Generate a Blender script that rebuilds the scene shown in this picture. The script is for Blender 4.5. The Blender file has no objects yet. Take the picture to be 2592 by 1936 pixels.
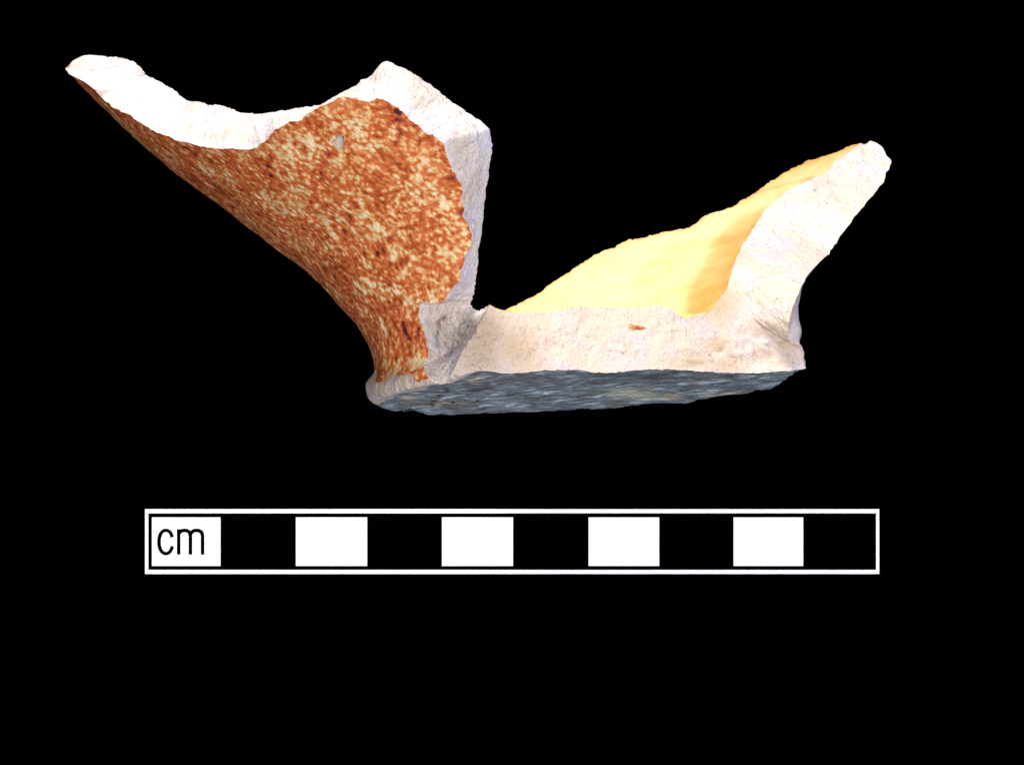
import bpy, bmesh, math, random
import numpy as np
from mathutils import Vector, noise
from mathutils.geometry import delaunay_2d_cdt

random.seed(4); np.random.seed(4)
scene = bpy.context.scene
COL = scene.collection

# ------------------------------------------------------------------ units
# modelling unit: 1/178 cm ("mu"), sherd axis plane at Z = 0, camera at Z = CAMD
S = 0.01 / 178.0
CAMD = 5800.0
CLOTH = -864.0             # level of the black cloth (mu): the back of the wall rests on it
W, H = 2592.0, 1936.0
def world(p): return (p[0]*S, p[1]*S, (p[2]-CLOTH)*S)

# ------------------------------------------------------------------ camera
cd = bpy.data.cameras.new('camera'); cam = bpy.data.objects.new('camera', cd); COL.objects.link(cam)
cd.sensor_fit = 'HORIZONTAL'; cd.sensor_width = 36.0; cd.lens = 36.0*CAMD/W
cd.clip_start = 0.01; cd.clip_end = 20.0
cam.location = world((0, 0, CAMD)); cam.rotation_euler = (0, 0, 0)
scene.camera = cam

# ------------------------------------------------------------------ light
wd = bpy.data.worlds.new('World'); scene.world = wd; wd.use_nodes = True
bg = wd.node_tree.nodes['Background']; bg.inputs[0].default_value = (0.70, 0.78, 1.0, 1); bg.inputs[1].default_value = 0.40
def area(name, loc, target, size, power, color):
    l = bpy.data.lights.new(name, 'AREA'); l.shape = 'DISK'; l.size = size; l.energy = power; l.color = color
    loc = (loc[0], loc[1], loc[2]-.011)
    o = bpy.data.objects.new(name, l); COL.objects.link(o); o.location = loc
    o.rotation_euler = (Vector((target[0], target[1], target[2]-.011))-Vector(loc)).to_track_quat('-Z', 'Y').to_euler()
    return o
area('softbox_lamp', (-0.08, 0.50, 0.27), (0.0, 0.01, 0.05), 0.20, 4.1, (1.0, 0.955, 0.89))
area('overhead_lamp', (0.05, -0.07, 0.62), (0.01, -0.02, 0.04), 0.25, 2.8, (1.0, 0.97, 0.95))
area('blue_fill_lamp', (0.55, 0.02, 0.16), (0.0, 0.02, 0.06), 0.30, 1.25, (0.62, 0.66, 1.0))  # added bluish fill for the right-facing breaks, no actual window
scene.view_settings.view_transform = 'Standard'; scene.view_settings.look = 'None'
scene.view_settings.exposure = 0.0; scene.view_settings.gamma = 1.0
scene.render.engine = 'CYCLES'

# ------------------------------------------------------------------ node helpers
def mat(name):
    m = bpy.data.materials.new(name); m.use_nodes = True
    nt = m.node_tree; b = nt.nodes['Principled BSDF']
    return m, nt, b
def N(nt, t, **kw):
    n = nt.nodes.new(t)
    for k, v in kw.items():
        if k.startswith('i_'): n.inputs[k[2:].replace('_', ' ')].default_value = v
        else: setattr(n, k, v)
    return n
def L(nt, a, b): nt.links.new(a, b)
def srgb(r, g, b):
    f = lambda c: (c/255/12.92) if c/255 <= .04045 else ((c/255+.055)/1.055)**2.4
    return (f(r), f(g), f(b), 1)
def ramp(nt, src, stops):
    n = nt.nodes.new('ShaderNodeValToRGB'); e = n.color_ramp.elements
    while len(e) < len(stops): e.new(0.5)
    for i, (p, c) in enumerate(stops): e[i].position = p; e[i].color = c
    L(nt, src, n.inputs[0]); return n
def tex(nt, vec, scale, detail=3, rough=.55, dist=0.0):
    n = N(nt, 'ShaderNodeTexNoise'); n.inputs['Scale'].default_value = scale
    n.inputs['Detail'].default_value = detail; n.inputs['Roughness'].default_value = rough
    n.inputs['Distortion'].default_value = dist
    L(nt, vec, n.inputs['Vector']); return n.outputs['Fac']
def mapping(nt, vec, scale=(1, 1, 1), loc=(0, 0, 0), rot=(0, 0, 0)):
    n = N(nt, 'ShaderNodeMapping'); n.inputs['Scale'].default_value = scale; n.inputs['Location'].default_value = loc
    n.inputs['Rotation'].default_value = rot; L(nt, vec, n.inputs['Vector']); return n.outputs[0]
def math_(nt, op, a, b=None, c=None, clamp=False):
    n = N(nt, 'ShaderNodeMath', operation=op, use_clamp=clamp)
    for i, x in enumerate((a, b, c)):
        if x is None: continue
        if isinstance(x, (int, float)): n.inputs[i].default_value = x
        else: L(nt, x, n.inputs[i])
    return n.outputs[0]
def mix(nt, fac, a, b, mode='MIX'):
    n = N(nt, 'ShaderNodeMix', data_type='RGBA', blend_type=mode)
    for i, x in ((0, fac), (6, a), (7, b)):
        if isinstance(x, (int, float)): n.inputs[i].default_value = x
        elif isinstance(x, tuple): n.inputs[i].default_value = x
        else: L(nt, x, n.inputs[i])
    return n.outputs[2]
def attr(nt, name): 
    return N(nt, 'ShaderNodeAttribute', attribute_name=name)
def bump(nt, b, height, strength, dist):
    n = N(nt, 'ShaderNodeBump'); n.inputs['Strength'].default_value = strength; n.inputs['Distance'].default_value = dist
    L(nt, height, n.inputs['Height']); L(nt, n.outputs[0], b.inputs['Normal'])
def step(nt, v, lo, hi):
    n = N(nt, 'ShaderNodeMapRange', interpolation_type='SMOOTHSTEP'); n.inputs[1].default_value = lo; n.inputs[2].default_value = hi
    L(nt, v, n.inputs[0]); return n.outputs[0]

# ------------------------------------------------------------------ sherd geometry
TAU = math.radians(7.5)
AX = np.array([-0.063, math.cos(TAU), -math.sin(TAU)]); AX /= np.linalg.norm(AX)
E2 = np.array([0, 0, 1.])-AX*AX[2]; E2 /= np.linalg.norm(E2); E1 = np.cross(AX, E2)
C0 = np.array([190., 1., 0.])
def project(P):
    s = CAMD/(CAMD-P[..., 2]); return np.stack([W/2+P[..., 0]*s, H/2-P[..., 1]*s], -1)
def unproject(px, depth):                 # point on the sight line at a given Z
    s = (CAMD-depth)/CAMD
    return np.stack([(px[..., 0]-W/2)*s, -(px[..., 1]-H/2)*s, depth], -1)
def to_local(P):
    d = P-C0; return d@E1, d@E2, d@AX      # x, y(front), h

def T(n, *p):                              # tracing tiles -> photo coordinates
    x0, y0 = {1: (140, 100), 2: (680, 130), 3: (680, 500), 4: (880, 680), 5: (1180, 560), 6: (1680, 330), 7: (1680, 640)}[n]
    return [(x0+x/3.672, y0+y/3.672) for x, y in p]

class Surface:
    def __init__(s, r, h, mod=None):
        r = np.array(r, float); h = np.array(h, float)
        t = np.concatenate([[0], np.cumsum(np.hypot(np.diff(r), np.diff(h)))])
        tt = np.linspace(0, t[-1], 1200)
        rr = np.interp(tt, t, r); hh = np.interp(tt, t, h)
        def soft(a, m):
            k = np.hanning(2*m+1); k /= k.sum()
            return np.convolve(np.concatenate([2*a[0]-a[m:0:-1], a, 2*a[-1]-a[-2:-m-2:-1]]), k, 'valid')
        w = np.clip((tt-600)/60, 0, 1) if mod is not None and r[1] == 250 else np.ones(1200)    # the foot keeps a crisper profile
        rr = w*soft(rr, 15)+(1-w)*soft(rr, 5); hh = w*soft(hh, 15)+(1-w)*soft(hh, 5); rr[0] = 0
        s.t = np.concatenate([[0], np.cumsum(np.hypot(np.diff(rr), np.diff(hh)))]); s.r = rr; s.h = hh; s.mod = mod; s.sag = False
    def rh(s, t): return np.interp(t, s.t, s.r), np.interp(t, s.t, s.h)
    def P(s, th, t):
        r, h = s.rh(t)
        if s.mod is not None:
            r = r*s.mod(th, h)
        if s.sag:
            # the foot sags a little at its left front
            a = np.degrees(np.mod(th, 2*np.pi)); dr = np.interp(a, [100, 120, 132, 155, 178], [0, 20, 36, 38, 0])
            h = h-dr*np.where(t < 557, np.clip(t/557, 0, 1)**3, 1-np.clip(h/130, 0, 1)**2)
        return C0+h[..., None]*AX+(r*np.cos(th))[..., None]*E1+(r*np.sin(th))[..., None]*E2
    def D(s, dom): return s.P(np.arctan2(dom[:, 1], dom[:, 0]), np.hypot(dom[:, 0], dom[:, 1]))
    def t_of_h(s, h):                      # on the wall
        i = int(np.argmax(s.r > 0.6*460)); return np.interp(h, s.h[i:], s.t[i:])
    def nearest_t(s, r, h):
        d = (s.r[None]-r[:, None])**2+(s.h[None]-h[:, None])**2; return s.t[np.argmin(d, 1)]
    def solve(s, px, a0, a1, t0, t1, side=0, start=None):
        """put traced points on the surface: side 1 = face turned to the camera, -1 = turned away, 0 = any"""
        th = np.radians(np.arange(a0, a1, 0.4)); t = np.arange(t0, t1, 4.0)
        TH, TT = np.meshgrid(th, t, indexing='ij'); P = s.P(TH, TT); uv = project(P)
        r0, h0 = s.rh(TT-1); r1, h1 = s.rh(TT+1); sl = np.arctan2(r1-r0, h1-h0)
        n = (np.cos(sl)*np.cos(TH))[..., None]*E1+(np.cos(sl)*np.sin(TH))[..., None]*E2-np.sin(sl)[..., None]*AX
        fac = (n*(np.array([0, 0, CAMD])-P)).sum(-1)
        bad = np.zeros(fac.shape) if side == 0 else np.where(fac*side > 0, 0, 1e7)
        out = []; prev = start
        for u, v in px:
            c = (uv[..., 0]-u)**2+(uv[..., 1]-v)**2+bad
            if prev is not None: c = c+0.002*((TH-prev[0])**2*6e5+(TT-prev[1])**2)
            k = np.unravel_index(np.argmin(c), c.shape); prev = (TH[k], TT[k]); out.append(prev)
        return np.array(out)

def rim_mod_factory(th_k, m_k):
    o = np.argsort(th_k); a = th_k[o]; b = m_k[o]
    def f(th, h):
        w = np.clip(1-(h-22)/70, 0, 1); w = w*w*(3-2*w)
        d = np.mod(th+np.pi, 2*np.pi)-np.pi
        return 1+(np.interp(np.mod(th, 2*np.pi), a, b)-1)*w-.062*np.exp(-(d/.7)**2)*np.clip((h-90)/120, 0, 1)*np.clip((520-h)/150, 0, 1)
    return f

R0 = 557.0
# outline of the underside seen from below, put on the base plane -> uneven foot ring
far = T(4, (172, 1195), (190, 1235), (250, 1280), (330, 1335), (440, 1338), (560, 1320), (640, 1340), (760, 1345), (950, 1351), (1300, 1345), (1500, 1335), (1860, 1308)) + \
      T(5, (980, 1770))[:0] + T(7, (0, 1440), (180, 1437), (350, 1425), (500, 1420), (560, 1410), (640, 1375), (740, 1355), (820, 1325), (970, 1300), (1080, 1240), (1180, 1190), (1260, 1130), (1318, 1070))
far = np.array(far); far[:, 1] += 0
far = np.stack([np.interp(np.linspace(0, 1, 170), np.linspace(0, 1, len(far)), far[:, q]) for q in (0, 1)], 1); far[4:-4, 1] += np.random.randn(162)*.8
dirs = unproject(far, np.zeros(len(far)))-np.array([0, 0, CAMD]); cam0 = np.array([0, 0, CAMD])
k = ((C0-cam0)@AX)/(dirs@AX); Pf = cam0+k[:, None]*dirs
fx, fy, _ = to_local(Pf); fth = np.mod(np.arctan2(fy, fx), 2*np.pi); fm = np.clip(np.hypot(fx, fy)/R0, .82, 1.14)
fm = np.minimum(fm, np.interp(np.degrees(fth), [0, 322, 344, 360], [1.14, 1.14, 1.0, .95]))
sel = (fth > math.radians(175))
th_k = np.concatenate([fth[sel], np.radians([0, 8, 125, 140, 160])]); m_k = np.concatenate([fm[sel], [.935, .935, 1.0, 1.0, 1.0]])
outer = Surface([0, 250, 500, 550, 556, 556, 546, 532, 537, 551, 575, 609, 662, 722, 762, 819, 919, 1048, 1145, 1228, 1320],
                [8, 6, 0, 0, 10, 30, 42, 58, 88, 135, 182, 228, 299, 363, 393, 445, 533, 639, 738, 826, 930], rim_mod_factory(th_k, m_k))
inner = Surface([0, 150, 290, 370, 415, 448, 494, 540, 622, 712, 835, 945, 1045, 1140],
                [158, 156, 148, 158, 180, 225, 310, 375, 455, 540, 642, 738, 830, 925],
                lambda th, h: 1+.10*np.exp(-((np.mod(th+np.pi, 2*np.pi)-np.pi+.6)/.55)**2)*np.clip((h-300)/150, 0, 1))

outer.sag = True
# chord along which the base broke (x, y on the base plane)
CH0 = np.array([-352., 432.]); CH1 = np.array([556., 52.])
CHN = np.array([-(CH1-CH0)[1], (CH1-CH0)[0]]); CHN /= np.linalg.norm(CHN)
def section_plane(px, lean=0.10, bulge=0.0):
    """points of the photo put on the broken face of the base (leans back by `lean`)"""
    o = C0+CH0[0]*E1+CH0[1]*E2; ln = np.interp(np.linspace(0, 1, len(px)), [q[0] for q in lean], [q[1] for q in lean]) if isinstance(lean, tuple) else np.full(len(px), lean)
    n = CHN[0]*E1+CHN[1]*E2+ln[:, None]*AX
    d = unproject(px, np.zeros(len(px)))-cam0; kk = ((o-cam0)*n).sum(1)/(d*n).sum(1)
    return cam0+kk[:, None]*d

def resample(poly, n):
    p = np.array(poly, float); t = np.concatenate([[0], np.cumsum(np.hypot(*np.diff(p, axis=0).T))])
    s = np.linspace(0, t[-1], n); return np.stack([np.interp(s, t, p[:, i]) for i in range(p.shape[1])], 1)

RO, RI, RM = [], [], []        # rails: dicts of arrays
def add(n, o, i, mid=None, end=False):
    """one stretch of the break: o / i = ('outer'|'inner'|'plane'|'dir', points, kwargs)"""
    for R, q in ((RO, o), (RI, i)):
        R.append((n, end)+q)
    RM.append((n, mid))
SP = 4.2
def seg(o, i, mid=None):
    lo = np.array(o[1], float); li = np.array(i[1], float)
    if o[0] == 'dir' or i[0] == 'dir': n = o[2].get('n', 160) if o[0] == 'dir' else i[2].get('n', 160)
    else:
        n = int(max(np.hypot(*np.diff(lo, axis=0).T).sum(), np.hypot(*np.diff(li, axis=0).T).sum())/SP)
    add(max(n, 6), o, i, mid)

OUTF = dict(a0=95, a1=205, t0=560, t1=1950, side=1)
INF = dict(a0=88, a1=200, t0=360, t1=1600, side=1)
OUTR = dict(a0=-75, a1=25, t0=500, t1=1900, side=0)
INB = dict(a0=-118, a1=12, t0=200, t1=1600, side=-1)
tip = T(1, (325, 145), (265, 155), (220, 180), (160, 200), (125, 235), (92, 272))
seg(('outer', tip, dict(a0=177, a1=212, t0=1500, t1=1980, side=-1, start=(math.radians(200), 1750.))),
    ('inner', T(1, (632, 172), (690, 200), (740, 215)), dict(a0=140, a1=190, t0=900, t1=1600, side=0)))
seg(('outer', T(1, (92, 272), (130, 318), (200, 360), (280, 405), (340, 440), (400, 510), (450, 565), (510, 605), (545, 640), (620, 665), (700, 710), (780, 765), (840, 805), (900, 845), (980, 885), (1050, 905), (1120, 935), (1200, 950), (1300, 980), (1400, 1000), (1480, 1012), (1550, 1015), (1640, 1012), (1720, 1025), (1800, 1025)), OUTF),
    ('inner', T(1, (740, 215), (790, 265), (855, 340), (920, 370), (985, 400), (1050, 445), (1105, 470), (1150, 515), (1215, 572), (1280, 577), (1340, 587), (1390, 597), (1425, 613), (1520, 610), (1600, 632), (1720, 682)), INF))
seg(('outer', T(1, (1800, 1025), (1880, 1000), (1960, 945), (2000, 890))+T(2, (60, 735), (120, 695), (200, 660), (300, 645), (340, 605), (420, 550), (500, 505), (580, 480), (640, 440), (700, 420)), OUTF),
    ('inner', T(1, (1720, 682), (1840, 692), (1960, 685), (2060, 665))+T(2, (180, 545), (300, 525), (390, 520), (470, 500), (550, 465), (640, 420), (680, 390)), INF))
seg(('outer', T(2, (700, 420), (760, 432), (850, 450), (940, 470), (1010, 440), (1060, 445)), OUTF),
    ('inner', T(2, (680, 390), (740, 355), (810, 325), (860, 268), (920, 252), (980, 210), (1010, 150), (1050, 110), (1100, 93)), INF))
seg(('outer', T(2, (1060, 445), (1100, 470), (1150, 495), (1200, 520), (1250, 570), (1290, 610), (1330, 660), (1380, 680), (1430, 730), (1470, 775), (1530, 775), (1570, 815), (1620, 855)), OUTF),
    ('inner', T(2, (1100, 93), (1150, 108), (1210, 150), (1290, 175), (1380, 230), (1480, 300), (1580, 365), (1670, 450), (1760, 510), (1860, 580), (1950, 630), (2010, 680), (2055, 730)), INF), (T(2, (1085, 190), (1200, 240), (1330, 290), (1480, 390), (1620, 510), (1760, 620), (1860, 700), (1925, 790)), 34))
seg(('outer', T(2, (1620, 855), (1640, 910), (1665, 980), (1690, 1050), (1710, 1110), (1740, 1160), (1770, 1200), (1795, 1250), (1805, 1310), (1790, 1370), (1800, 1430), (1825, 1475))+T(3, (1815, 140), (1800, 185), (1850, 235), (1870, 290), (1890, 345)), OUTF),
    ('inner', T(2, (2055, 730), (2065, 800), (2073, 860), (2070, 960), (2050, 1050), (2045, 1150), (2025, 1260), (2015, 1350))+T(3, (2015, 0), (1990, 200), (1980, 340)), INF), (T(2, (1925, 790), (1960, 900), (1965, 1000), (1940, 1100), (1935, 1250))+T(3, (1925, 0), (1915, 150), (1905, 345)), 22))
seg(('outer', T(3, (1890, 345), (1885, 420), (1850, 500), (1820, 560), (1810, 640), (1775, 690), (1790, 750)), OUTF),
    ('inner', T(3, (1980, 340), (1950, 480), (1950, 600), (1925, 760)), INF), T(3, (1905, 345), (1870, 500), (1830, 640), (1805, 760)))
seg(('outer', T(3, (1790, 750), (1740, 810), (1700, 850), (1670, 900), (1620, 970), (1580, 985), (1500, 985), (1440, 968), (1400, 990)), OUTF),
    ('inner', T(3, (1925, 760), (1910, 880), (1875, 990)), dict(INF, push=(0, -60))), T(3, (1805, 760), (1795, 850), (1780, 920), (1775, 1000)))
seg(('outer', T(3, (1400, 990), (1395, 1060), (1400, 1120), (1430, 1200), (1460, 1290), (1475, 1370), (1490, 1440)), OUTF),
    ('inner', T(3, (1875, 990), (1900, 1035), (1960, 1055)), dict(INF, push=(-60, -90))), T(3, (1775, 1000), (1740, 1080), (1700, 1180), (1700, 1260), (1690, 1400)))
seg(('outer', T(3, (1490, 1440), (1480, 1495), (1440, 1540), (1445, 1600))+T(4, (760, 1020), (780, 1055), (860, 1076), (930, 1066), (985, 1055), (970, 1025), (950, 1000)), dict(OUTF, t0=520, start=None)),
    ('inner', T(3, (1960, 1055), (2000, 1025), (2040, 1010)), dict(INF, push=(-90, 0))), T(3, (1690, 1400), (1670, 1500), (1700, 1480), (1845, 1325)))
corner_seg = len(RO)
seg(('plane', T(4, (950, 1000), (1000, 1005), (1080, 985), (1180, 960))+T(5, (130, 1390), (280, 1405), (400, 1415), (520, 1410), (650, 1395), (800, 1385), (980, 1378), (1090, 1385), (1200, 1410), (1300, 1412), (1450, 1400), (1580, 1385), (1760, 1380), (1836, 1380)), dict(lean=0.0)),
    ('plane', T(5, (215, 788), (270, 810), (330, 842), (400, 848), (480, 850), (560, 850), (760, 845), (900, 825), (1000, 797), (1150, 787), (1250, 798), (1450, 795), (1600, 806), (1720, 792), (1850, 792), (1920, 830)), dict(lean=0.22)))
seg(('plane', T(7, (0, 1085), (150, 1085), (300, 1100), (450, 1108), (600, 1115), (850, 1118), (1000, 1105), (1180, 1095), (1280, 1080), (1318, 1072)), dict(lean=0.0)),
    ('plane', T(7, (84, 536), (120, 570), (150, 585), (210, 612), (300, 582), (380, 570)), dict(lean=((0, .22), (1, .42)))))
seg(('plane', T(7, (1318, 1072), (1300, 1010), (1304, 920), (1285, 870), (1190, 842), (1150, 770), (1165, 680), (1175, 600), (1205, 500))+T(6, (1240, 1540), (1280, 1450), (1340, 1340), (1420, 1250), (1490, 1190), (1535, 1150)), dict(lean=((0, 0), (.1, -.5), (.24, -.7), (.4, -.75), (.55, -.55), (.63, -.3), (.78, .2), (.9, .5), (1, .70)), wall=1)),
    ('plane', T(7, (380, 570), (430, 545), (480, 500), (490, 470), (540, 400), (590, 340), (600, 290))+T(6, (605, 1390), (640, 1290), (680, 1180), (720, 1090), (780, 1000), (850, 880)), dict(lean=((0, .42), (1, .70)))))
seg(('plane', T(6, (1535, 1150), (1590, 1060), (1640, 990), (1700, 910), (1770, 810), (1850, 715), (1890, 655), (1960, 590), (1990, 540), (2040, 490), (2060, 445), (2065, 390), (2090, 360), (2115, 305)), dict(lean=.70, wall=1)),
    ('plane', T(6, (850, 880), (930, 760), (1000, 690), (1100, 610), (1180, 540), (1300, 490), (1420, 440), (1500, 400), (1560, 340), (1590, 290), (1660, 260)), dict(lean=.70)))
seg(('plane', T(6, (2115, 305), (2105, 270), (2070, 235), (2030, 155), (1980, 120), (1915, 92)), dict(lean=.70, wall=1)),
    ('plane', T(6, (1660, 260), (1740, 190), (1830, 120)), dict(lean=.70)))
backsil = T(6, (1830, 120), (1740, 140), (1660, 180), (1560, 220), (1440, 255), (1320, 295), (1220, 350), (1120, 395), (1020, 460), (950, 500), (880, 560), (800, 610), (720, 655), (690, 690), (560, 735), (480, 755), (400, 790), (310, 855), (240, 910), (100, 930), (0, 948)) + \
    T(5, (1800, 115), (1700, 135), (1620, 165), (1520, 175), (1430, 205), (1360, 258), (1290, 268), (1180, 320), (1080, 390), (960, 470), (860, 530), (760, 600), (640, 690), (520, 750), (440, 790), (345, 838))
seg(('follow', backsil, {}), ('inner', backsil, dict(INB)))
seg(('follow', [(0, 0), (1, 1)], {}), ('dir', [(0, 0), (236, 200), (224, 182), (214, 210), (205, 340), (197, 560), (190, 740), (0, 0)], dict(n=260)))

def wobble(n, amp, cell):
    m = max(4, int(n/cell)); k = np.random.randn(m, 2)
    x = np.linspace(0, m-1, n); out = np.stack([np.interp(x, np.arange(m), k[:, j]) for j in (0, 1)], 1)
    return out*amp

def build_rails():
    Os, Is, Ms = [], [], []
    nseg = len(RO); bounds = []
    for si in range(nseg):
        n = RO[si][0]
        res = []
        for R, surf in ((RO, outer), (RI, inner)):
            _, _, kind, pts, kw = R[si]
            if kind in ('outer', 'inner'):
                px = resample(pts, n)
                j = wobble(n, 1.0, 2.2)+wobble(n, .7, 1.1); w = np.minimum(1, np.minimum(np.arange(n), np.arange(n)[::-1])/4.); px = px+j*w[:, None]
                kw = dict(kw)
                if kw.get('start') is None and len((Os if surf is outer else Is)):
                    q = (Os if surf is outer else Is)[-1]; d = q['dom'][-1]; th = math.atan2(d[1], d[0])
                    lo, hi = math.radians(kw['a0']), math.radians(kw['a1'])
                    while th < lo-.2: th += 2*math.pi
                    while th > hi+.2: th -= 2*math.pi
                    kw['start'] = (th, math.hypot(*d))
                tt = surf.solve(px, **{q: kw[q] for q in kw if q != 'push'})
                # smooth the solution along the curve, the pixel itself is kept by the sight line
                if n > 12:
                    kk = np.hanning(9); kk /= kk.sum()
                    tp = np.concatenate([2*tt[:1]-tt[4:0:-1], tt, 2*tt[-1:]-tt[-2:-6:-1]])
                    tt = np.stack([np.convolve(tp[:, c], kk, 'valid') for c in (0, 1)], 1)
                P = surf.P(tt[:, 0], tt[:, 1]); zz = P[:, 2]
                if pts is backsil: zz = zz+(Is[-1]['P'][-1][2]-zz[0])*np.exp(-np.arange(n)/18.)
                zz = zz+np.interp(np.arange(n), [0, n-1], kw.get('push', (0, 0)))
                Tg = unproject(px, zz)
                dom = np.stack([tt[:, 1]*np.cos(tt[:, 0]), tt[:, 1]*np.sin(tt[:, 0])], 1)
                if pts is backsil: dom = dom+(Is[-1]['dom'][-1]-dom[0])*np.exp(-np.arange(n)/14.)[:, None]
                res.append(dict(dom=dom, P=Tg, px=px))
            elif kind == 'plane':
                px = resample(pts, n); px = px+wobble(n, .8, 2.0)
                Tg = section_plane(px, kw['lean']); x, y, h = to_local(Tg); r = np.hypot(x, y); th = np.arctan2(y, x)
                if surf is outer and not kw.get('wall'):
                    # the lower edge runs along the chord on the underside
                    t = np.linspace(0, 1, n); t = (x-CH0[0])/(CH1[0]-CH0[0]); xy = CH0+t[:, None]*(CH1-CH0)
                    r2 = np.hypot(xy[:, 0], xy[:, 1]); th = np.arctan2(xy[:, 1], xy[:, 0])
                    tt = np.minimum(r2, 556.)
                else: tt = surf.nearest_t(r, np.maximum(h, 3) if surf is outer else h)
                if surf is outer and kw.get('wall'): tt = np.maximum(tt, 540)
                res.append(dict(dom=np.stack([tt*np.cos(th), tt*np.sin(th)], 1), P=Tg, px=px))
            else: res.append(None)
        o, i = res
        if RI[si][2] == 'dir':
            pts = np.array(RI[si][3], float)
            hd = lambda d, sf: (math.degrees(math.atan2(d[1], d[0])) % 360, sf.rh(np.array([math.hypot(*d)]))[1][0])
            pts[0] = hd(Is[-1]['dom'][-1], inner); pts[-1] = hd(Is[0]['dom'][0], inner)
            q = resample(pts, n); kk = np.hanning(15); kk /= kk.sum()
            qp = np.concatenate([2*q[:1]-q[7:0:-1], q, 2*q[-1:]-q[-2:-9:-1]]); q = np.stack([np.convolve(qp[:, c], kk, 'valid') for c in (0, 1)], 1)
            q[0], q[-1] = pts[0], pts[-1]
            th = np.radians(q[:, 0]); tt = inner.t_of_h(q[:, 1]); P = inner.P(th, tt)
            w0 = np.exp(-np.arange(n)/8.)[:, None]; w1 = w0[::-1]
            P = P+w0*(Is[-1]['P'][-1]-P[0])+w1*(Is[0]['P'][0]-P[-1])
            i = dict(dom=np.stack([tt*np.cos(th), tt*np.sin(th)], 1), P=P, px=project(P))
            th2 = th; q2 = q[:, 1]-18
            do = Os[0]['dom'][0]; de = Os[-1]['dom'][-1]
            a, b = hd(de, outer), hd(do, outer); f = np.linspace(0, 1, n)
            e0 = np.clip(1-f/.18, 0, 1)**2; e1 = np.clip(1-(1-f)/.3, 0, 1)**2
            tho = np.degrees(th2); tho = tho+e0*(a[0]-tho[0])+e1*(b[0]-tho[-1]); ho = q2+e0*(a[1]-q2[0])+e1*(b[1]-q2[-1])
            tho = np.radians(tho); tt = outer.t_of_h(ho); P = outer.P(tho, tt)
            P = P+w0*(Os[-1]['P'][-1]-P[0])+w1*(Os[0]['P'][0]-P[-1])
            o = dict(dom=np.stack([tt*np.cos(tho), tt*np.sin(tho)], 1), P=P, px=project(P))
        elif RO[si][2] == 'follow':
            th = np.mod(np.arctan2(i['dom'][:, 1], i['dom'][:, 0]), 2*np.pi); hh = inner.rh(np.hypot(i['dom'][:, 0], i['dom'][:, 1]))[1]
            de = Os[-1]['dom'][-1]; a = (math.atan2(de[1], de[0]) % (2*np.pi), outer.rh(np.array([math.hypot(*de)]))[1][0])
            f = np.linspace(0, 1, n); e0 = np.clip(1-f/.25, 0, 1)**2
            tho = th+e0*(a[0]-th[0]); ho = hh-22; ho = ho+e0*(a[1]-ho[0]); tt = outer.t_of_h(ho); P = outer.P(tho, tt)
            P = P+np.exp(-np.arange(n)/8.)[:, None]*(Os[-1]['P'][-1]-P[0])
            o = dict(dom=np.stack([tt*np.cos(tho), tt*np.sin(tho)], 1), P=P, px=project(P))
        # middle rail
        mid = RM[si][1]
        if mid is not None:
            mid, moff = mid if isinstance(mid, tuple) else (mid, 0.)
            mp = resample(mid, n); lo = np.hypot(*(mp-o['px']).T); li = np.hypot(*(mp-i['px']).T); f = np.clip(lo/(lo+li+1e-6), .03, .9)
            M = unproject(mp, o['P'][:, 2]*(1-f)+i['P'][:, 2]*f+moff)
        else:
            f = np.full(n, .5); M = (o['P']+i['P'])/2
        m = dict(P=M, f=f)
        Os.append(o); Is.append(i); Ms.append(m); bounds.append(n)
    return Os, Is, Ms, bounds
Os, Is, Ms, bounds = build_rails()
def cat(key, X): return np.concatenate([x[key][:-1] for x in X])
OP, OD, IP, ID, MP, MF = cat('P', Os), cat('dom', Os), cat('P', Is), cat('dom', Is), cat('P', Ms), cat('f', Ms)
seg_start = np.concatenate([[0], np.cumsum([b-1 for b in bounds])])
NL = len(OP)
w9 = np.hanning(15)[1:-1]; w9 /= w9.sum(); a0_, a1_ = int(seg_start[1]), int(seg_start[8])
zs = np.convolve(np.concatenate([np.full(6, IP[a0_, 2]), IP[a0_:a1_, 2], np.full(6, IP[a1_-1, 2])]), w9, 'valid')
IP[a0_:a1_] = unproject(project(IP[a0_:a1_]), zs)
# the middle rail eases in and out instead of jumping between stretches
def smooth_loop(a, k):
    w = np.hanning(2*k+3)[1:-1]; w /= w.sum(); ap = np.concatenate([a[-k:], a, a[:k]])
    return np.stack([np.convolve(ap[:, c], w, 'valid') for c in range(a.shape[1])], 1)
mo = smooth_loop(MP-(OP*(1-MF[:, None])+IP*MF[:, None]), 6); mo[int(seg_start[corner_seg]):int(seg_start[-3])] = 0
MP = (OP*(1-MF[:, None])+IP*MF[:, None])+mo

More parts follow.
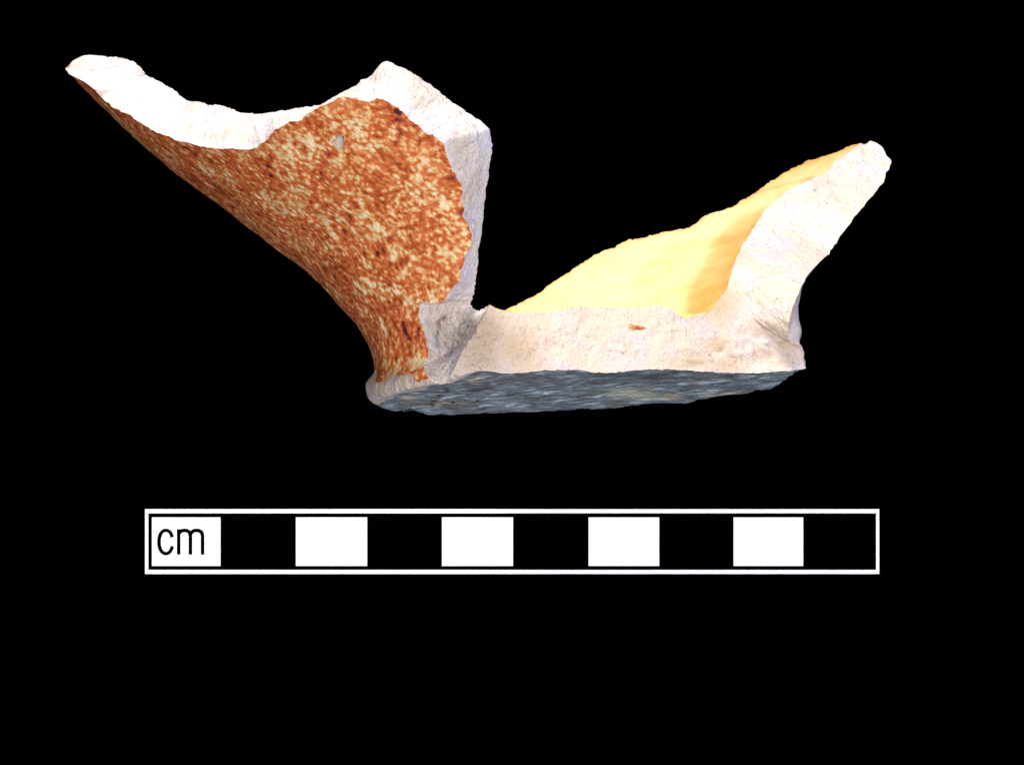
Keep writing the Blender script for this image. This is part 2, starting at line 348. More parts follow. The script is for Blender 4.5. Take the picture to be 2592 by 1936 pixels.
# ------------------------------------------------------------------ mesh helpers
def obj(name, verts, faces, m, parent=None, smooth=True, attrs=None, label=None):
    me = bpy.data.meshes.new(name)
    me.from_pydata([tuple(v) for v in verts], [], faces)
    if attrs:
        for an, av in attrs.items():
            if av.ndim == 2:
                A = me.attributes.new(an, 'FLOAT_VECTOR', 'POINT'); A.data.foreach_set('vector', np.ascontiguousarray(av, dtype=np.float32).ravel())
            else:
                A = me.attributes.new(an, 'FLOAT', 'POINT'); A.data.foreach_set('value', np.ascontiguousarray(av, dtype=np.float32))
    me.materials.append(m)
    if smooth: me.polygons.foreach_set('use_smooth', [True]*len(me.polygons))
    me.update()
    o = bpy.data.objects.new(name, me); COL.objects.link(o)
    if parent: o.parent = parent
    if label: o['label'] = label
    return o
def inside(pts, poly):
    x, y = pts[:, 0], pts[:, 1]; r = np.zeros(len(pts), bool); a = poly; b = np.roll(poly, -1, 0)
    for (x1, y1), (x2, y2) in zip(a, b):
        if y1 == y2: continue
        c = ((y1 > y) != (y2 > y)) & (x < (x2-x1)*(y-y1)/(y2-y1)+x1); r ^= c
    return r
def fbm(P, scale, oct=4, off=0.0):
    return np.array([noise.fractal(Vector((p[0]/scale+off, p[1]/scale, p[2]/scale)), 1.0, 2.0, oct) for p in P])
def sheet(surf, bd, bp, spacing, extra=()):
    """fill a boundary (domain bd, positions bp) with a triangulated piece of the surface"""
    lo, hi = bd.min(0), bd.max(0)
    gx, gy = np.meshgrid(np.arange(lo[0], hi[0], spacing), np.arange(lo[1], hi[1], spacing*.866))
    gx[1::2] += spacing/2; g = np.stack([gx.ravel(), gy.ravel()], 1); g += np.random.uniform(-.18, .18, g.shape)*spacing
    g = g[inside(g, bd)]
    # keep clear of the boundary
    keep = np.ones(len(g), bool); allb = np.concatenate([bd]+[e for e in extra])
    cell = {}
    for q in allb: cell.setdefault((int(q[0]//spacing), int(q[1]//spacing)), []).append(q)
    for idx, q in enumerate(g):
        cx, cy = int(q[0]//spacing), int(q[1]//spacing)
        for ix in (-1, 0, 1):
            for iy in (-1, 0, 1):
                for b in cell.get((cx+ix, cy+iy), ()):
                    if (b[0]-q[0])**2+(b[1]-q[1])**2 < (.5*spacing)**2: keep[idx] = False
    g = g[keep]
    nb = len(bd); coords = [Vector(q) for q in bd]; edges = [(i, (i+1) % nb) for i in range(nb)]
    for e in extra:
        s0 = len(coords); coords += [Vector(q) for q in e]; edges += [(s0+i, s0+i+1) for i in range(len(e)-1)]
    coords += [Vector(q) for q in g]
    vo, eo, fo, ov, oe, of = delaunay_2d_cdt(coords, edges, [], 0, 1e-6, True)
    V = np.array([(v[0], v[1]) for v in vo]); F = np.array(fo)
    cen = V[F].mean(1); F = F[inside(cen, bd)]
    P = surf.D(V)
    # boundary offsets blended inward so the sheet meets the traced edge
    delta = bp-surf.D(bd)
    sub = slice(None)
    out = np.zeros_like(P)
    for a in range(0, len(V), 2000):
        d2 = ((V[a:a+2000, None, :]-bd[None, sub, :])**2).sum(-1)
        w = 1/(d2+1.0)**2; dm = np.sqrt(d2.min(1)); f = np.exp(-(dm/75.)**2)
        out[a:a+2000] = (w@delta[sub])/w.sum(1)[:, None]*f[:, None]
        ex = np.where(dm < 1e-3)[0]
        if len(ex): out[a+ex] = delta[d2[ex].argmin(1)]
    return V, P+out, F
def on_surface(surf, px, **kw):
    t = surf.solve(px, **kw); return np.stack([t[:, 1]*np.cos(t[:, 0]), t[:, 1]*np.sin(t[:, 0])], 1)
def line_dist(px, line):
    ln = np.array(line); r = np.full(len(px), 1e9)
    for a, c in zip(ln[:-1], ln[1:]):
        k = np.clip(((px-a)@(c-a))/((c-a)@(c-a)), 0, 1); r = np.minimum(r, np.hypot(*(px-a-k[:, None]*(c-a)).T))
    return r
def gauss(V, centres, rad):
    r = np.zeros(len(V))
    for c, k in zip(centres, rad): r = np.maximum(r, np.exp(-((V-c)**2).sum(1)/(k*k)))
    return r

# ------------------------------------------------------------------ materials
def m_outer():
    m, nt, b = mat('brown_mottled_glaze')
    d = attr(nt, 'dev').outputs['Vector']
    warp = N(nt, 'ShaderNodeTexNoise'); warp.inputs['Scale'].default_value = .02; L(nt, d, warp.inputs['Vector'])
    n1a = tex(nt, d, 0.074, 2, .5, .25); n1b = tex(nt, d, 0.042, 2, .55, .3); sel_ = tex(nt, d, .006, 2)
    n1 = N(nt, 'ShaderNodeMix', data_type='FLOAT'); L(nt, step(nt, sel_, .42, .60), n1.inputs[0]); L(nt, n1a, n1.inputs[2]); L(nt, n1b, n1.inputs[3]); n1 = n1.outputs[0]; n2 = tex(nt, d, 0.013, 3, .6, .2); n3 = tex(nt, d, 0.13, 2, .6)
    vo = N(nt, 'ShaderNodeTexVoronoi', feature='SMOOTH_F1'); vo.inputs['Scale'].default_value = .072; vo.inputs['Smoothness'].default_value = .35
    wv_ = N(nt, 'ShaderNodeVectorMath', operation='MULTIPLY_ADD'); L(nt, warp.outputs['Color'], wv_.inputs[0]); wv_.inputs[1].default_value = (26, 26, 26); L(nt, d, wv_.inputs[2])
    L(nt, wv_.outputs[0], vo.inputs['Vector'])
    dots = math_(nt, 'SUBTRACT', .34, vo.outputs['Distance'])
    v = math_(nt, 'MULTIPLY_ADD', n2, .75, math_(nt, 'MULTIPLY_ADD', n3, .14, n1))
    v = math_(nt, 'MULTIPLY_ADD', dots, .46, v)
    v = math_(nt, 'MULTIPLY_ADD', attr(nt, 'pale').outputs['Fac'], .24, v)
    v = math_(nt, 'MULTIPLY_ADD', attr(nt, 'dark').outputs['Fac'], -.40, v)
    v = math_(nt, 'MULTIPLY_ADD', attr(nt, 'dense').outputs['Fac'], -.05, v)
    v = math_(nt, 'SUBTRACT', v, .435)
    r = ramp(nt, v, [(.04, srgb(92, 38, 42)), (.20, srgb(182, 82, 40)), (.36, srgb(214, 108, 54)), (.47, srgb(230, 140, 78)), (.57, srgb(244, 190, 126)), (.72, srgb(253, 231, 186))])
    wn = step(nt, math_(nt, 'MULTIPLY_ADD', tex(nt, mapping(nt, d, (.02, .06, 1)), 1.0, 4), .9, attr(nt, 'worn').outputs['Fac']), 1.04, 1.26)
    wc = mix(nt, wn, r.outputs[0], srgb(196, 186, 182))
    L(nt, wc, b.inputs['Base Color'])
    rr = N(nt, 'ShaderNodeMapRange'); rr.inputs[3].default_value = .5; rr.inputs[4].default_value = .3; L(nt, n2, rr.inputs[0]); L(nt, rr.outputs[0], b.inputs['Roughness'])
    b.inputs['Specular IOR Level'].default_value = .5
    h = math_(nt, 'MULTIPLY_ADD', n1, .6, tex(nt, d, .09, 2)); bump(nt, b, h, .6, .0003)
    return m
def m_inner():
    m, nt, b = mat('yellow_interior_glaze')
    d = attr(nt, 'dev').outputs['Vector']; o = attr(nt, 'orange').outputs['Fac']
    n1 = tex(nt, d, .011, 4, .6, .8); st = tex(nt, attr(nt, 'ring').outputs['Vector'], 1.0, 4, .6, .3)
    f = math_(nt, 'ADD', math_(nt, 'MULTIPLY_ADD', o, .82, .14), math_(nt, 'MULTIPLY', math_(nt, 'SUBTRACT', st, .5), .9))
    f = math_(nt, 'MULTIPLY_ADD', math_(nt, 'SUBTRACT', n1, .5), 1.0, f, clamp=True)
    c = mix(nt, f, srgb(236, 225, 166), srgb(224, 168, 94))
    lines = step(nt, st, .56, .68); c = mix(nt, math_(nt, 'MULTIPLY', lines, .26), c, srgb(190, 165, 90))
    sp = tex(nt, d, .05, 2); c = mix(nt, math_(nt, 'MULTIPLY', step(nt, sp, .66, .74), .35), c, srgb(176, 150, 96))
    c = mix(nt, attr(nt, 'brown').outputs['Fac'], c, srgb(196, 118, 62))
    L(nt, c, b.inputs['Base Color']); b.inputs['Roughness'].default_value = .5
    b.inputs['Specular IOR Level'].default_value = .3
    bump(nt, b, math_(nt, 'ADD', st, tex(nt, d, .04, 3)), .35, .00025)
    return m
def m_break(name, base, patch, amount):
    m, nt, b = mat(name)
    p = N(nt, 'ShaderNodeTexCoord').outputs['Object']
    big = tex(nt, p, 130, 4, .6, .4); mid_ = tex(nt, p, 620, 5, .7); fine = tex(nt, p, 1700, 3, .7)
    c = mix(nt, step(nt, big, .42, .66), base, patch)
    c = mix(nt, math_(nt, 'MULTIPLY', step(nt, mid_, .5, .7), .35*amount), c, srgb(203, 178, 146))
    lav = tex(nt, p, 190, 3, .6, .3); c = mix(nt, math_(nt, 'MULTIPLY', step(nt, lav, .46, .62), .6), c, srgb(224, 212, 228))
    c = mix(nt, attr(nt, 'tan').outputs['Fac'], c, srgb(198, 172, 142))
    spk = math_(nt, 'MULTIPLY', step(nt, tex(nt, p, 1500, 2, .5), .63, .70), step(nt, big, .36, .5)); c = mix(nt, math_(nt, 'MULTIPLY', spk, .5), c, srgb(132, 108, 94))
    c = mix(nt, math_(nt, 'MULTIPLY', step(nt, fine, .35, .75), .22), c, srgb(186, 168, 150))
    c = mix(nt, attr(nt, 'rust').outputs['Fac'], c, srgb(150, 84, 40))
    c = mix(nt, attr(nt, 'crack').outputs['Fac'], c, srgb(96, 80, 72))  # crack colour, also carries the painted shade of the notch
    L(nt, c, b.inputs['Base Color']); b.inputs['Roughness'].default_value = .85; b.inputs['Specular IOR Level'].default_value = .15
    h = math_(nt, 'MULTIPLY_ADD', fine, .35, mid_); bump(nt, b, h, 1.0, .0007)
    return m
def m_under():
    m, nt, b = mat('grey_blue_underside')
    p = attr(nt, 'flat').outputs['Vector']
    st = tex(nt, mapping(nt, p, (.013, .044, 1)), 1.0, 4, .6, .2); big = tex(nt, p, .009, 4, .6, .8); fine = tex(nt, mapping(nt, p, (.04, .06, 1)), 1.0, 3, .6)
    c = ramp(nt, st, [(.30, srgb(72, 74, 78)), (.44, srgb(112, 124, 132)), (.55, srgb(144, 160, 168)), (.68, srgb(204, 212, 216))]).outputs[0]
    c = mix(nt, math_(nt, 'MULTIPLY', step(nt, big, .48, .62), .8), c, srgb(112, 106, 102))
    c = mix(nt, attr(nt, 'olive').outputs['Fac'], c, srgb(190, 194, 172))
    c = mix(nt, math_(nt, 'MULTIPLY', step(nt, fine, .68, .74), .55), c, srgb(222, 226, 230))
    c = mix(nt, attr(nt, 'tan').outputs['Fac'], c, srgb(206, 190, 160))
    c = mix(nt, attr(nt, 'dark').outputs['Fac'], c, srgb(62, 54, 52))
    L(nt, c, b.inputs['Base Color']); b.inputs['Roughness'].default_value = .6; b.inputs['Specular IOR Level'].default_value = .3
    bump(nt, b, math_(nt, 'ADD', st, math_(nt, 'MULTIPLY', fine, .5)), 1.0, .0009)
    return m
def m_plain(name, col, rough=.6, spec=.2):
    m, nt, b = mat(name); b.inputs['Base Color'].default_value = col; b.inputs['Roughness'].default_value = rough; b.inputs['Specular IOR Level'].default_value = spec
    return m, nt, b
MO, MI, MU = m_outer(), m_inner(), m_under()
MB = m_break('pale_broken_stoneware', srgb(230, 223, 216), srgb(220, 204, 195), .7)
MW = m_break('cream_broken_stoneware', srgb(230, 217, 201), srgb(222, 201, 186), .9)

# ------------------------------------------------------------------ sherd
root = bpy.data.objects.new('pottery_sherd', None); COL.objects.link(root)
root['label'] = 'broken stoneware jug base with brown mottled outside and yellow inside, on black'
root['category'] = 'pottery sherd'
wv = lambda P: np.stack([P[:, 0]*S, P[:, 1]*S, (P[:, 2]-CLOTH)*S], 1)

# --- outer skin, split along the foot
tb = 585.0       # development radius of the foot's top edge
B1p = T(4, (265, 1060), (340, 1050), (380, 1000), (440, 980), (500, 992), (560, 976), (600, 990), (610, 1030), (660, 1060), (720, 1075), (780, 1055))
B2p = T(4, (190, 1228), (250, 1234), (330, 1237), (420, 1217), (432, 1182), (470, 1150), (540, 1125), (640, 1110), (720, 1100), (800, 1086), (860, 1076))
kwf = dict(a0=118, a1=200, t0=430, t1=720, side=0)
b1 = outer.solve(resample(B1p, 90), **dict(kwf, t0=565, side=1)); b2 = outer.solve(resample(B2p, 90), **kwf)
def polar_curve(pts, rest):
    o = np.argsort(pts[:, 0]); a = np.concatenate([[math.radians(100)], pts[o, 0], [pts[o[-1], 0]+math.radians(12), math.radians(400)]]); r = np.concatenate([[pts[o[0], 1]], pts[o, 1], [rest, rest]])
    return lambda th: np.interp(th, a, r)
f1 = polar_curve(b1, 622.); f2 = polar_curve(b2, 566.)
thg = np.radians(np.arange(118, 372, .5))
jit = lambda n, a: np.interp(np.arange(n), np.arange(0, n, 3), np.random.randn(len(np.arange(0, n, 3))))*a
def curve(f, a):
    r = f(thg)+jit(len(thg), a); p = np.stack([r*np.cos(thg), r*np.sin(thg)], 1); return p, r
c1, r1 = curve(f1, 1.6); c2, r2 = curve(f2, 1.2)
r1 = np.maximum(r1, r2+4); c1 = np.stack([r1*np.cos(thg), r1*np.sin(thg)], 1)
# chip knocked out of the glaze
pit_px = T(2, (632, 772), (668, 782), (704, 792), (708, 830), (705, 868), (690, 910), (660, 912), (630, 898), (600, 862), (590, 838), (606, 818), (622, 808), (626, 788))
pit = on_surface(outer, resample(pit_px+pit_px[:1], 40), a0=95, a1=170, t0=900, t1=1700, side=1)
ins = lambda c: c[inside(c, OD)]
c1i, c2i = ins(c1), ins(c2)
V, P, F = sheet(outer, OD, OP, 9.0, (c1i, c2i, pit))
thv = np.mod(np.arctan2(V[:, 1], V[:, 0])-math.radians(60), 2*np.pi)+math.radians(60); rv = np.hypot(V[:, 0], V[:, 1])
nrm = lambda A: A/np.maximum(np.linalg.norm(A, axis=1), 1e-9)[:, None]
def vnormals(P, F):
    fn = np.cross(P[F[:, 1]]-P[F[:, 0]], P[F[:, 2]]-P[F[:, 0]]); n = np.zeros_like(P)
    for k in range(3): np.add.at(n, F[:, k], fn)
    return nrm(n)
def edge_dist(V, bd):
    d = np.empty(len(V))
    for a in range(0, len(V), 2000): d[a:a+2000] = np.sqrt(((V[a:a+2000, None]-bd[None])**2).sum(-1).min(1))
    return d
vn = vnormals(P, F); out_dir = (P-C0)-((P-C0)@AX)[:, None]*AX
if ((vn*out_dir).sum(1) < 0).mean() > .5: F = F[:, ::-1]; vn = -vn
ed = np.clip(edge_dist(V, OD)/30, 0, 1)
P = P+vn*(fbm(P, 60, 3)*2.2+fbm(P, 200, 2, 3.)*3.0)[:, None]*ed[:, None]
fc = V[F].mean(1); fth = np.mod(np.arctan2(fc[:, 1], fc[:, 0])-math.radians(60), 2*np.pi)+math.radians(60); fr = np.hypot(fc[:, 0], fc[:, 1])
g1 = np.interp(fth, thg, r1); g2 = np.interp(fth, thg, r2)
is_under = fr < g2; is_foot = (~is_under) & (fr < g1); is_pit = inside(fc, pit); is_glaze = ~(is_under | is_foot | is_pit)
# chip is a hollow: deepest at its upper left, running out at lower right
ip = inside(V, pit); pc = pit.mean(0); dp = edge_dist(V, pit)
pitdepth = np.where(ip, np.clip(dp/5., 0, 1)*30., 0)
P = P-vn*pitdepth[:, None]
hid = (rv > 700) & ((np.degrees(thv) > 177) | (np.degrees(thv) < 60))
P[:, 2] -= np.where(hid, 16*np.clip(edge_dist(V, OD)/12, 0, 1), 0)
def under_relief(P, V, m):
    w = np.where(m, np.clip(edge_dist(V, OD)/25, 0, 1), 0)
    q = np.stack([P[:, 0]/2.2, P[:, 1], P[:, 2]/1.0], 1)
    return P+AX*((fbm(q, 38, 5)*7.0+fbm(q, 160, 3, 9.)*5.0)*w)[:, None]
P = under_relief(P, V, rv < np.interp(thv, thg, r2)-3)
def pick(mask, names):
    f = F[mask]; u, inv = np.unique(f, return_inverse=True); return u, inv.reshape(-1, 3)
def dev3(u): return np.concatenate([V[u], np.zeros((len(u), 1))], 1)
solveO = lambda pts: on_surface(outer, pts, a0=95, a1=195, t0=570, t1=1950, side=1)
dark_c = solveO(T(2, (1195, 575), (1185, 640), (1010, 1450), (1785, 1500), (790, 1420), (760, 1560))+T(3, (1035, 475), (1000, 500), (900, 530), (1280, 1250), (1310, 1440), (1240, 1180), (730, 190)))
dark_r = [15, 11, 9, 13, 13, 14, 15, 9, 13, 9, 8, 8, 13]
pale_c = solveO(T(2, (570, 700), (640, 950), (600, 1040), (400, 900), (390, 840), (220, 990))+T(3, (830, 30), (1140, 230), (1010, 270), (660, 240), (890, 180), (1150, 500), (900, 610), (970, 820), (1060, 870), (1200, 860), (1650, 560), (1450, 700), (1250, 1060), (1390, 1520), (590, 320), (1650, 60), (1520, 960), (860, 850), (1040, 1150)))
pale_r = [20, 18, 16, 26, 22, 12, 17, 14, 16, 16, 18, 14, 20, 22, 24, 20, 26, 28, 16, 20, 16, 20, 18, 22, 18]
u, f = pick(is_glaze, 0)
obj('outer_glaze', wv(P[u]), f.tolist(), MO, root, attrs=dict(dev=P[u], dense=np.clip((np.degrees(np.mod(np.arctan2(V[u][:, 1], V[u][:, 0]), 2*np.pi))-138)/30, 0, 1), dark=gauss(V[u], dark_c, dark_r), pale=gauss(V[u], pale_c, pale_r)*.9, worn=np.clip(1.15-np.abs(np.arctan2(V[u][:, 1], V[u][:, 0]))/.7, 0, 1)))
u, f = pick(is_foot, 0); z = np.zeros(len(u))
obj('foot_edge', wv(P[u]), f.tolist(), MW, root, attrs=dict(tan=z+.35, rust=z), label='chipped cream edge of the foot with the glaze gone')
u, f = pick(is_pit, 0); z = np.zeros(len(u))
obj('chip', wv(P[u]), f.tolist(), MB, root, attrs=dict(tan=z+.6, rust=z), label='small hollow chip in the brown glaze')
lx, ly, lh = to_local(P)
u, f = pick(is_under, 0)
flat = np.stack([lx, ly, np.zeros(len(lx))], 1)
def plane_pts(px):
    d = unproject(px, np.zeros(len(px)))-cam0; kk = ((C0-cam0)@AX)/(d@AX); x, y, h = to_local(cam0+kk[:, None]*d); return np.stack([x, y], 1)
def gauss_px(P, pts, sx, sy):
    uv = project(P); r = np.zeros(len(P))
    for (a, b), x, y in zip(pts, sx, sy): r = np.maximum(r, np.exp(-((uv[:, 0]-a)/x)**2-((uv[:, 1]-b)/y)**2))
    return r
tanU = gauss_px(P[u], T(7, (60, 1340), (540, 1335), (620, 1325), (420, 1320))+T(4, (560, 1200), (1210, 1015), (800, 1250), (1170, 1040)), [24, 26, 18, 18, 22, 10, 18, 16], [8, 5, 6, 4, 5, 4, 8, 4])
darkU = gauss_px(P[u], T(4, (1200, 1130), (1280, 1115), (850, 1190), (800, 1235), (750, 1270), (1160, 985), (1060, 1000), (920, 1130))+T(5, (1010, 1545)), [17, 12, 6, 9, 9, 20, 18, 7, 8], [4, 3, 6, 5, 5, 3, 3, 6, 3])
olU = gauss_px(P[u], T(5, (1500, 1600), (1620, 1620)), [55, 45], [13, 13])
ckU = np.exp(-(line_dist(project(P[u]), T(4, (730, 1285), (790, 1240), (850, 1205), (858, 1175)))/2.6)**2)
darkU = np.maximum(np.maximum(darkU, ckU), gauss_px(P[u], T(5, (1500, 1440), (1750, 1450), (1300, 1420)), [60, 60, 50], [12, 10, 8])*.5)
obj('base_underside', wv(P[u]), f.tolist(), MU, root, attrs=dict(flat=flat[u], tan=np.clip(tanU*1.0, 0, .85), dark=np.clip(darkU*1.15, 0, .92), olive=np.clip(olU*1.2, 0, .9)), label='blue grey streaked underside of the base')

# --- inner skin
V, P, F = sheet(inner, ID, IP, 11.0)
vn = vnormals(P, F); out_dir = (P-C0)-((P-C0)@AX)[:, None]*AX; wall = np.abs(vn@AX) < .7
if ((vn*out_dir).sum(1)[wall] > 0).mean() > .5: F = F[:, ::-1]; vn = -vn
ed = np.clip(edge_dist(V, ID)/30, 0, 1)
thv = np.arctan2(V[:, 1], V[:, 0]); rv = np.hypot(V[:, 0], V[:, 1])
P = P+vn*((np.sin(rv/21.+np.sin(thv*2))*1.6+fbm(P, 120, 3)*3.)*ed)[:, None]
uv = project(P)
# the glaze pooled thicker and darker near the right-hand break and along the upper rim
ol = T(6, (190, 1700), (215, 1560), (240, 1450), (330, 1300), (430, 1090), (560, 920), (740, 800), (960, 735))
opoly = np.array(ol+T(6, (1250, 900), (900, 1700)))
sd = line_dist(uv, ol)*np.where(inside(uv, opoly), 1, -1); orange = 1/(1+np.exp(-sd/7.))
sil = np.array(backsil); dsil = edge_dist(uv, resample(backsil, 300)); upper = np.clip((uv[:, 0]-1800)/250, 0, 1)
orange = np.maximum(orange, np.exp(-(dsil/20.)**2)*(.15+.75*upper)); brown = np.exp(-(dsil/4.)**2)*.5
ring = np.stack([np.cos(thv)*2.2, np.sin(thv)*2.2, rv*.022], 1)
obj('inner_glaze', wv(P), F.tolist(), MI, root, attrs=dict(dev=np.concatenate([V, np.zeros((len(V), 1))], 1), ring=ring, orange=orange*.9, brown=brown), label='smooth yellow glaze inside the pot')

# --- broken edge: a rough band between the outer and the inner skin
NC = 38
tq = np.linspace(0, 1, NC)
f = MF[:, None]
l0 = (tq-f)*(tq-1)/((0-f)*(0-1)); l1 = tq*(tq-1)/(f*(f-1)); l2 = tq*(tq-f)/(1-f)
lin0 = np.where(tq < f, 1-tq/f, 0); lin2 = np.where(tq < f, 0, (tq-f)/(1-f)); lin1 = 1-lin0-lin2
B = lambda a, b, c: a[..., None]*OP[:, None]+b[..., None]*MP[:, None]+c[..., None]*IP[:, None]
G = B(lin0, lin1, lin2)
def grid_normals(G):
    du = np.roll(G, -1, 0)-np.roll(G, 1, 0); dv = np.gradient(G, axis=1); n = np.cross(du, dv); return n/np.maximum(np.linalg.norm(n, axis=-1), 1e-9)[..., None]
gn = grid_normals(G)
ends = np.sin(np.pi*tq)**.6
Q = G.reshape(-1, 3)
disp = fbm(Q, 18, 5)*3.4+fbm(Q, 75, 3, 5.)*4.0+fbm(Q, 190, 2, 11.)*6.0
# flaky ledges in the lower right of the base break and beside the glaze spall
pxq = project(Q)
flaky = gauss_px(Q, T(7, (700, 900), (1050, 850), (350, 1020), (1000, 1000))+T(3, (1850, 1200), (1800, 1330)), [95, 70, 70, 80, 26, 22], [40, 55, 22, 30, 40, 30])
led = np.array([noise.ridged_multi_fractal(Vector((p[0]/70, p[1]/34, p[2]/60)), .9, 2.1, 4, 1.0, 2.0) for p in Q])
disp = disp+flaky*(led-1.1)*16.0
crack = .5*np.exp(-(line_dist(pxq, T(3, (1720, 1040), (1640, 1110), (1575, 1160), (1590, 1220), (1560, 1300), (1575, 1380), (1570, 1480), (1540, 1530)))/6.0)**2)
disp = disp-crack*2.0
G = (Q+gn.reshape(-1, 3)*(disp*np.tile(ends, NL))[:, None]).reshape(NL, NC, 3)
def band(name, a, b, m, attrs_fn, label):
    idx = np.arange(a, b+1) % NL; g = G[idx]; n = len(idx); Pb = g.reshape(-1, 3)
    fs = [(i*NC+j, (i+1)*NC+j, (i+1)*NC+j+1, i*NC+j+1) for i in range(n-1) for j in range(NC-1)]
    return obj(name, wv(Pb), fs, m, root, attrs=attrs_fn(Pb), label=label)
def at_wall(Pb):
    uv = project(Pb)
    shade_soil = gauss_px(Pb, T(3, (1830, 1160), (1760, 1300), (1700, 1440), (1890, 1090)), [20, 18, 12, 14], [26, 26, 26, 16])  # crevice shade of the notch put into the colour, with a little soil
    tan = gauss_px(Pb, T(3, (1500, 1060), (1480, 1200), (1600, 1100), (1600, 1350), (1560, 1500), (1580, 1600))+T(2, (1350, 400), (1250, 300), (1780, 950), (1850, 1250))+T(1, (1700, 880), (1500, 900), (1750, 930)), [40, 22, 30, 24, 26, 26, 42, 30, 40, 40, 50, 40, 30], [26, 40, 40, 50, 30, 24, 40, 30, 60, 60, 14, 12, 12])
    rust = gauss_px(Pb, T(3, (1640, 1350), (1630, 1120), (1575, 1180), (1570, 1260))+T(4, (970, 1040)), [5, 5, 3, 3, 3], [3, 5, 10, 10, 6])
    ck = np.exp(-(line_dist(project(Pb), T(3, (1640, 1110), (1575, 1160), (1590, 1220), (1560, 1300), (1575, 1380)))/4.6)**2)
    return dict(tan=np.clip(tan*.4, 0, .5), rust=rust*.6, crack=np.maximum(ck*.6, shade_soil*.28))
def at_base(Pb):
    tan = gauss_px(Pb, T(5, (200, 1000), (120, 1200), (500, 1150))+T(7, (900, 700), (500, 850), (950, 950), (600, 1040), (1150, 850), (300, 1010), (1150, 990), (550, 480)), [60, 60, 60, 50, 45, 60, 70, 40, 60, 50, 60], [50, 60, 60, 30, 22, 30, 24, 50, 20, 20, 50])
    rust = gauss_px(Pb, T(4, (960, 985), (990, 1000))+T(7, (1195, 600), (1240, 820), (430, 950)), [8, 8, 3, 8, 4], [5, 4, 7, 12, 3])
    uv = project(Pb); lo = np.clip(1.0-((uv[:, 1]-770)*-1)/110, 0, 1)*np.clip((1900-uv[:, 0])/200+.45, 0, 1)
    return dict(tan=np.clip(tan*.55+lo*.4, 0, .9), rust=rust*.75)
cs = int(seg_start[corner_seg]); ce = int(seg_start[-3])
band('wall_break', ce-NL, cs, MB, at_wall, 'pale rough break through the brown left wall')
band('base_break', cs, ce, MW, at_base, 'cream break through the base and right wall')
# orange inclusion in the base break
inc = T(5, (1478, 960), (1500, 948), (1515, 943), (1560, 965), (1620, 966), (1660, 980), (1698, 996), (1660, 1006), (1620, 1014), (1560, 1006), (1510, 1000), (1492, 980))
bm_px = resample(inc+inc[:1], 37)[:-1]; cpx = bm_px.mean(0)
gpx = project(G.reshape(-1, 3)); sl = slice(cs*NC, ce*NC)
rings = [bm_px*(1-k)+cpx*k for k in (0, .3, .6, .85)]
pts = np.concatenate(rings+[cpx[None]]); dep = []
for q in pts:
    d2 = ((gpx[sl]-q)**2).sum(1); kk = np.argsort(d2)[:6]; w = 1/(d2[kk]+1); dep.append((G.reshape(-1, 3)[sl][kk, 2]*w).sum()/w.sum())
dep = np.array(dep)+np.concatenate([[-4]*37-np.zeros(37)*1 if False else np.full(36, -3.), np.full(36, 3.), np.full(36, 5.), np.full(36, 5.5), [6.]])
dep += np.random.randn(len(dep))*.8
PI_ = unproject(pts, dep); n = 36
fs = [(r*n+i, r*n+(i+1) % n, (r+1)*n+(i+1) % n, (r+1)*n+i) for r in range(3) for i in range(n)]+[(3*n+i, 3*n+(i+1) % n, 4*n) for i in range(n)]
m, nt, b = m_plain('rusty_inclusion', srgb(206, 140, 84), .7, .2)
p = N(nt, 'ShaderNodeTexCoord').outputs['Object']
L(nt, ramp(nt, tex(nt, p, 900, 3, .6), [(.35, srgb(168, 98, 50)), (.5, srgb(208, 140, 82)), (.65, srgb(226, 172, 116))]).outputs[0], b.inputs['Base Color'])
obj('inclusion', wv(PI_), [f_[::-1] for f_ in fs], m, root, label='rust coloured grain in the base break')

zmin = min((o.data.vertices[i].co.z for o in root.children for i in range(0, len(o.data.vertices), 3)))
print('SHERD zmin (m above cloth):', zmin, 'mu', zmin/S, 'loop', NL)

# ------------------------------------------------------------------ black cloth
m, nt, b = m_plain('black_cloth', (0.00012, 0.00012, 0.00012, 1), 1.0, 0.0)
n = 24; vs = [((x/n-.5)*2.4, (y/n-.5)*2.4, 0) for y in range(n+1) for x in range(n+1)]
o = obj('backdrop', vs, [(y*(n+1)+x, y*(n+1)+x+1, (y+1)*(n+1)+x+1, (y+1)*(n+1)+x) for y in range(n) for x in range(n)], m)
o['kind'] = 'structure'

# ------------------------------------------------------------------ scale bar
bar = bpy.data.objects.new('scale_bar', None); COL.objects.link(bar)
bar['label'] = 'black and white ten centimetre scale bar lettered cm lying below the sherd'; bar['category'] = 'scale bar'
CT = 0.0022                                            # card thickness (m)
def bar_pt(u, v, z):                                   # photo point on the card's top face
    depth = CLOTH+z/S; p = unproject(np.array([[u, v]]), np.array([depth]))[0]; return (p[0]*S, p[1]*S, z)
k_ = 2592/2212.
bx = lambda u, v: (u*k_, v*k_)
mw, nt, b = m_plain('white_print', srgb(252, 252, 252), .6, .1)
p = N(nt, 'ShaderNodeTexCoord').outputs['Object']
L(nt, ramp(nt, tex(nt, p, 300, 3), [(.3, srgb(249, 249, 249)), (.7, srgb(254, 254, 254))]).outputs[0], b.inputs['Base Color'])
mk, nt, b = m_plain('black_print', (0.0002, 0.0002, 0.0002, 1), .9, 0.0)
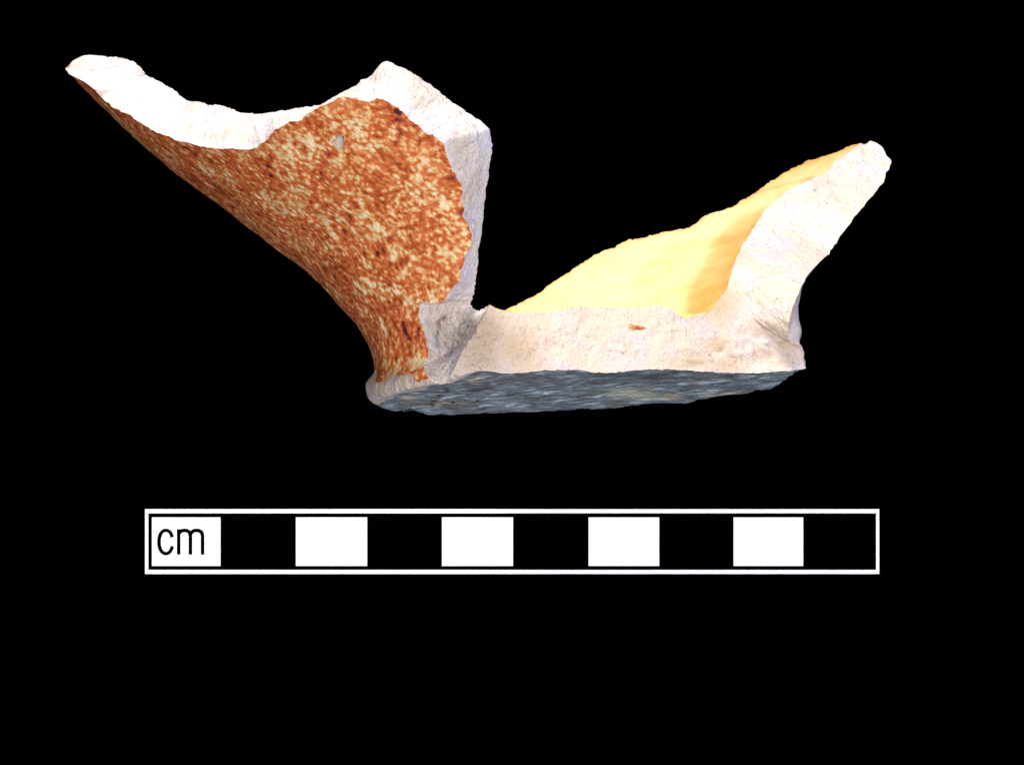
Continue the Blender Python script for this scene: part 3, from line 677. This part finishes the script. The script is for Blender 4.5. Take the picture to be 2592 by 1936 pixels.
def slab(name, rect, z0, z1, m, bevel=0):
    (u0, v0), (u1, v1) = bx(*rect[:2]), bx(*rect[2:])
    t = [bar_pt(u0, v1, z1), bar_pt(u1, v1, z1), bar_pt(u1, v0, z1), bar_pt(u0, v0, z1)]
    vv = [(x, y, z0) for x, y, z in t]+t
    return obj(name, vv, [(3, 2, 1, 0), (4, 5, 6, 7), (0, 1, 5, 4), (1, 2, 6, 5), (2, 3, 7, 6), (3, 0, 4, 7)], m, bar, smooth=False)
slab('card', (313.3, 1099.3, 1899.3, 1239.2), 0.0002, CT, mk)
# white frame line round the edge
zb, zt = CT+.00002, CT+.00012
ou = [bx(313.3, 1099.3), bx(1899.3, 1099.3), bx(1899.3, 1239.2), bx(313.3, 1239.2)]; iu = [bx(320.3, 1108.2), bx(1892.6, 1108.2), bx(1892.6, 1230.4), bx(320.3, 1230.4)]
vv = [bar_pt(*q, zt) for q in ou+iu]; vv += [(x, y, zb) for x, y, z in vv]; fs = []
for i in range(4):
    j = (i+1) % 4; fs += [(i, i+4, j+4, j), (i+8, j+8, j+12, i+12), (i, j, j+8, i+8), (i+4, i+12, j+12, j+4)]
obj('border', vv, fs, mw, bar, smooth=False)
for (a, c) in ((328.2, 476.3), (639.2, 793.0), (954.8, 1108.2), (1271.4, 1424.0), (1584.6, 1735.2)):
    slab('white_square', (a, 1117, c, 1222), zb, zt, mw)
# lettering: c and m drawn as strokes
def letter(outlines):
    z0, z1 = CT+.00013, CT+.00018; vv, fs = [], []
    for quads in outlines:
        q = [(290.1+x*.34722, 1075.3+y*.34722) for x, y in quads]; n = len(q)//2     # left side then right side of a stroke
        base = len(vv); vv += [bar_pt(*bx(*p), z1) for p in q]; fs += [(base+i, base+i+1, base+n+i+1, base+n+i) for i in range(n-1)]
        lo = len(vv); vv += [(x, y, z0) for x, y, z in vv[base:base+2*n]]
        ring_ = list(range(n))+list(range(2*n-1, n-1, -1))
        fs += [(base+ring_[i], base+ring_[(i+1) % (2*n)], lo+ring_[(i+1) % (2*n)], lo+ring_[i]) for i in range(2*n)]
    return obj('letter', vv, fs, mk, bar, smooth=False)
def arc(cx, cy, rx, ry, wx, wy, a0, a1, n=40, sup=1.0):
    A = np.radians(np.linspace(a0, a1, n)); e = lambda c: np.sign(c)*np.abs(c)**sup
    L1 = [(cx+rx*e(np.cos(t)), cy-ry*e(np.sin(t))) for t in A]; L2 = [(cx+(rx-wx)*e(np.cos(t)), cy-(ry-wy)*e(np.sin(t))) for t in A]; return L1+L2
letter([arc(196, 273, 54, 83, 23, 21, 22, 340, 48, .93)])
bar_ = lambda x0, y0, x1, y1: [(x0, y0), (x0, y1), (x1, y0), (x1, y1)]
letter([bar_(265, 194, 287, 352), arc(312.5, 240, 47.5, 50, 22, 22, 0, 152, 26, .85), bar_(338, 240, 360, 352), arc(387, 240, 48.5, 50, 22, 22, 0, 155, 26, .85), bar_(413.5, 240, 435.5, 352)])
